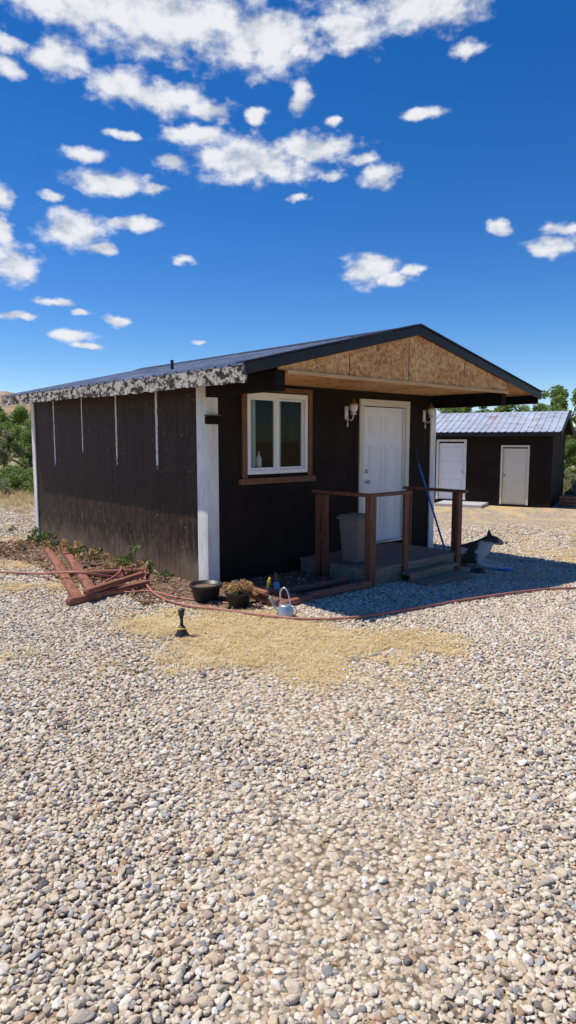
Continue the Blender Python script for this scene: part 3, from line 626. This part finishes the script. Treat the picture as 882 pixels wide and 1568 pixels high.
col=k.mix(k.math('MULTIPLY',k.sm(X_,.36,.40),k.math('SUBTRACT',1.,k.sm(Z_,.34,.37))),col,WHT)  # white ruff, chest, forelegs
col=k.mix(k.math('MULTIPLY',k.sm(X_,.62,.65),k.sm(Z_,.25,.28)),col,(.40,.30,.20))                # tan-grey muzzle
col=k.mix(k.math('MULTIPLY',nf,.22),col,(.42,.38,.33))
setc(k,col,.85,nf,.8,.015,spec=.15)
dx,dy,dz=G(2.20,8.76); dog=empty('dog',(dx,dy,dz),rad(-22)); dog.scale=(1.08,)*3
nd=[((0,0,.15),.13),((.18,0,.175),.14),((.37,0,.205),.15),((.46,0,.30),.115),((.515,0,.375),.088),((.575,0,.385),.068),((.655,0,.352),.040),((.70,0,.345),.028)]
ed=[(i,i+1) for i in range(7)]
for s in (-1,1):
    b=len(nd); nd+=[((.37,s*.11,.12),.07),((.42,s*.135,.06),.046),((.56,s*.125,.045),.036),((.66,s*.12,.036),.040),((.70,s*.12,.030),.032)]; ed+=[(2,b),(b,b+1),(b+1,b+2),(b+2,b+3),(b+3,b+4)]
    b=len(nd); nd+=[((.02,s*.12,.13),.10),((.18,s*.18,.10),.065),((.0,s*.21,.048),.038),((.10,s*.22,.036),.038),((.15,s*.22,.03),.03)]; ed+=[(0,b),(b,b+1),(b+1,b+2),(b+2,b+3),(b+3,b+4)]
b=len(nd); nd+=[((-.14,0,.10),.055),((-.26,-.06,.06),.055),((-.38,-.14,.05),.045),((-.47,-.2,.04),.02)]; ed+=[(0,b),(b,b+1),(b+1,b+2),(b+2,b+3)]
skinmesh('body',nd,ed,m,dog)
for s in (-1,1):
    mesh_obj('ear',[(.485,s*.018,.435),(.505,s*.085,.42),(.54,s*.035,.44),(.50,s*.062,.525),(.48,s*.055,.44)],[(0,1,3),(1,2,3),(2,0,3),(0,4,3),(1,4,3)],m,dog,True)
    lathe('eye',[(.001,-.009),(.007,-.006),(.009,0),(.007,.006),(.001,.009)],M['blackplastic'],dog,10,(.615,s*.042,.40))
lathe('nose',[(.001,-.016),(.014,-.009),(.017,0),(.013,.010),(.001,.015)],M['blackplastic'],dog,12,(.728,0,.352))
bx_,by_,bz_=G(2.42,8.2,.01); bw=empty('dog_bowl',(bx_,by_,bz_)); lathe('bowl',[(.001,0),(.11,0),(.09,.05),(.082,.05),(.09,.012),(.001,.01)],M['blackplastic'],bw,28)
# ------------------------------------------------------------------ SHED
SA=math.atan2(-.475,.88); S=empty('storage_shed',(4.9,21.7,-.40),SA); WS=M['wallfront']
def sbox(n,a,b,c,d,e,f,mat,bev=0): return box(n,a,b,c,d,e,f,mat,S,bev)
sbox('front_wall_a',-.9,.06,0,.1,0,2.32,WS); sbox('front_wall_b',.96,2.10,0,.1,0,2.32,WS); sbox('front_wall_c',2.92,3.6,0,.1,0,2.32,WS); sbox('over_door_a',.06,.96,0,.1,2.02,2.32,WS); sbox('over_door_b',2.10,2.92,0,.1,1.86,2.32,WS)
sbox('under_door_a',.06,.96,0,.1,0,.14,WS); sbox('under_door_b',2.10,2.92,0,.1,0,.06,WS)
def prism_x(name,poly,x0,x1,mat,par):
    n=len(poly); v=[(x0,y,z) for y,z in poly]+[(x1,y,z) for y,z in poly]; f=[tuple(range(n-1,-1,-1)),tuple(range(n,2*n))]
    for i in range(n):
        j=(i+1)%n; f.append((i,j,n+j,n+i))
    return mesh_obj(name,v,f,mat,par)
prism_x('side_wall',[(.1,0),(3.6,0),(3.6,2.3),(1.8,2.9),(.1,2.35)],3.5,3.6,WS,S); prism_x('side_wall_far',[(.1,0),(3.6,0),(3.6,2.3),(1.8,2.9),(.1,2.35)],-.9,-.8,WS,S); sbox('rear_wall',-.8,3.5,3.5,3.6,0,2.3,WS)
sbox('door_white',.10,.92,.03,.07,.14,1.98,M['door'],.003); sbox('door_cream',2.14,2.88,.03,.07,.06,1.82,M['cream'],.003)
for a,b,c,d,mm in ((.02,.10,.14,2.03,'whitepaint'),(.92,1.0,.14,2.03,'whitepaint'),(2.08,2.14,.06,1.86,'cream'),(2.88,2.94,.06,1.86,'cream')): sbox('door_trim',a,b,-.02,-.001,c,d,M[mm])
sbox('door_trim',.02,1.0,-.021,-.001,2.031,2.10,M['whitepaint']); sbox('door_trim',2.08,2.94,-.021,-.001,1.861,1.92,M['cream'])
for z0,z1 in ((.35,.8),(.95,1.4),(1.5,1.85)):
    for x0 in (.2,.56): sbox('door_panel',x0,x0+.27,.02,.0295,z0,z1,M['door'],.006)
sbox('knob_a',.84,.88,-.02,.03,1.02,1.06,M['zinc'],.01); sbox('knob_b',2.18,2.22,-.02,.03,.95,.99,M['blackplastic'],.01)
sbox('doorstep',.3,1.75,-1.1,-.03,-.02,.10,M['concrete'],.01)
def corr2(name,ya,za,yb,zb,x0,x1,mat,per=.2,h=.022):
    prof=[];x=x0
    while x<x1:
        for t_,hh in ((0,0),(.1,h),(.25,h),(.35,0)): prof.append((min(x+t_*per,x1),hh))
        x+=per
    v=[];f=[]
    for xx,hh in prof: v+=[(xx,ya,za+hh),(xx,yb,zb+hh)]
    for i in range(len(prof)-1): f.append((2*i,2*i+2,2*i+3,2*i+1))
    mesh_obj(name,v,f,mat,S)
corr2('roof_front',-.3,2.33,1.8,3.02,-1.2,3.85,M['shedroof']); corr2('roof_rear',1.8,3.02,3.9,2.33,-1.2,3.85,M['shedroof'])
prism_x('roof_deck_f',[(-.28,2.26),(-.28,2.32),(1.8,3.005),(1.8,2.92)],-1.18,3.83,M['blackboard'],S); prism_x('roof_deck_r',[(1.8,2.92),(1.8,3.005),(3.88,2.32),(3.88,2.26)],-1.18,3.83,M['blackboard'],S)
prism_x('gable_fascia_f',[(-.33,2.16),(-.33,2.33),(1.8,3.03),(1.8,2.86)],3.832,3.87,M['blackmetal'],S); prism_x('gable_fascia_r',[(1.8,2.86),(1.8,3.03),(3.93,2.33),(3.93,2.16)],3.832,3.87,M['blackmetal'],S)
sbox('eave_trim',-1.18,3.83,-.325,-.285,2.2,2.33,M['blackmetal'])
wd=empty('wood_pile',(8.75,20.4,-.39),SA)
for i in range(14): 
    tube('log',[(-.2+R.uniform(-.02,.02),.12*(i%5),.06+.11*(i//5)),(.25,.12*(i%5),.06+.11*(i//5))],.055,M['timber'],wd,False)
# ------------------------------------------------------------------ vegetation
def treemesh(seed,h,w,n,size,mat):
    global rng; rng=np.random.default_rng(seed); R.seed(seed)
    bl=[]
    for _ in range(34):
        a=R.uniform(0,6.28); r=R.uniform(0,w)*.5; zz=h*R.uniform(.2,.95); r*=1.1-abs(zz/h-.5)*1.1
        bl.append((r*math.cos(a),r*math.sin(a),zz,R.uniform(.06,.14)*h))
    return quadmesh('crown',leaves(n,bl,size),mat),bl
def addtree(name,mesh,bl,x,y,s,rz_,h,trunk=True,z=None):
    E=empty(name,(x,y,gz(x,y) if z is None else z),rz_); E.scale=(s*R.uniform(.9,1.1),s*R.uniform(.9,1.1),s)
    link(D.objects.new('crown',mesh),E)
    if trunk:
        c=D.curves.new('trunk','CURVE'); c.dimensions='3D'; c.bevel_depth=1; c.bevel_resolution=2; c.materials.append(M['bark'])
        def sp(p,r):
            q=c.splines.new('POLY'); q.points.add(len(p)-1)
            for i,(a,b) in enumerate(zip(p,r)): q.points[i].co=(*a,1); q.points[i].radius=b
        sp([(0,0,-.1),(.05,0,h*.3),(-.03,.04,h*.6),(0,0,h*.85)],[.03*h,.024*h,.014*h,.005*h])
        for b in bl[::4]: sp([(.03,0,h*.25),(b[0]*.5,b[1]*.5,(h*.25+b[2])/2),b[:3]],[.014*h,.009*h,.003*h])
        link(D.objects.new('trunk',c),E)
    return E
T1=treemesh(1,4.4,4.2,13000,.075,M['leafA']); T2=treemesh(2,4.0,4.6,13000,.07,M['leafA']); T3=treemesh(3,3.4,3.4,9000,.06,M['leafB']); 
for (x,y,s,T,hh) in ((-13.4,31,.84,T1,4.4),(-11.4,29,.74,T2,4),(-16.5,32,.9,T3,3.4),(-9.6,32,.8,T3,3.4),(-12.4,27,.72,T3,3.4),(-19,30,.9,T1,4.4),(-23,33,1.1,T2,4),
    (15.2,37,1.15,T1,4.4),(17.6,36,1.25,T2,4),(13.2,41,1.15,T2,4),(11.3,43,1.1,T1,4.4),(20,38,1.15,T1,4.4),(23.5,38,1.1,T2,4),(12.2,29,.62,T1,4.4),(13.8,31,.8,T3,3.4),(15.5,30,.75,T1,4.4),(26,36,1,T1,4.4)):
    addtree('cottonwood_tree',T[0],T[1],x,y,s,R.uniform(0,6),hh)
BB=[]
for i in range(3):
    rng=np.random.default_rng(20+i); R.seed(20+i)
    BB.append(quadmesh('sagebrush',leaves(2600,[(R.gauss(0,.35),R.gauss(0,.35),R.uniform(.15,.65),R.uniform(.12,.25)) for _ in range(14)],.04),M['leafB'] if i!=1 else M['leafA']))
R.seed(5)
SG=empty('sagebrush',(0,0,0))
for _ in range(130):
    side=R.random()
    y=R.uniform(20,34); x=R.uniform(-.62*y,-.34*y) if side<.5 else R.uniform(.42*y,.75*y)
    if side>.5: y+=3
    o=D.objects.new('bush',R.choice(BB)); o.location=(x,y,gz(x,y)-.05); s=R.uniform(.5,1.3); o.scale=(s,s,s*R.uniform(.8,1.1)); o.rotation_euler=(0,0,R.uniform(0,6)); link(o,SG)
DT=empty('distant_trees',(0,0,0))
for _ in range(130):
    y=R.uniform(50,110); x=R.uniform(-1.0,1.0)*y
    if x<-.3*y and R.random()<.5: continue
    T=R.choice((T1,T2,T3)); o=D.objects.new('crown',T[0]); o.location=(x,y,-.9); s=R.uniform(.45,.8)*(1 if y<75 else 1.15); o.scale=(s*1.3,s*1.3,s); o.rotation_euler=(0,0,R.uniform(0,6)); link(o,DT)
GR=[tuft(60,.16,.2,.5,(.05,.6),.008,M['grassdry'],'grass_kind') for _ in range(5)]
pts=[];scs=[]
for _ in range(5200):
    y=R.uniform(13.5,34); x=R.uniform(-.7*y,.8*y)
    if abs(x-6.5)<4 and y<27: continue
    if R.random()>min(1,(y-12.5)/6)*(1 if x<0 else .7): continue
    pts.append((x,y,gz(x,y))); scs.append(R.uniform(.35,.9)*min(1,.35+(y-13)/10))
scatter('dry_grass',pts,scs,GR,.08)
def hill(name,x0,x1,y0,y1,hf,mat):
    n=90; v=[];f=[]
    for j in range(n):
        for i in range(n):
            u=i/(n-1);w=j/(n-1); x=x0+(x1-x0)*u; y=y0+(y1-y0)*w
            e=min(1,4*w)*min(1,5*min(u,1-u)); z=hf*(.55+.45*math.sin(w*math.pi*.6))*e*(1+.35*noise.fractal(Vector((x*.012,y*.012,3)),1,2,5))
            v.append((x,y,z-.6))
    for j in range(n-1):
        for i in range(n-1): a=j*n+i; f.append((a,a+1,a+n+1,a+n))
    return mesh_obj(name,v,f,mat,None,True)
m,k=newmat('hill_scrub'); n=k.noise(k.obj,.06,8,.65); n5=k.noise(k.obj,.4,5,.7)
col=k.ramp(n,[(.35,(.38,.23,.15)),(.55,(.42,.31,.19)),(.7,(.28,.25,.15))]); col=k.mix(k.sm(n5,.52,.58),col,(.14,.18,.08)); setc(k,col,.95,n5,.5,.5,spec=.1)
hill('hill',-420,-25,150,420,23,m)
SC.view_settings.view_transform='Standard'; SC.view_settings.look='None'; SC.view_settings.exposure=0
print('gravel',NG,'straw',NS)
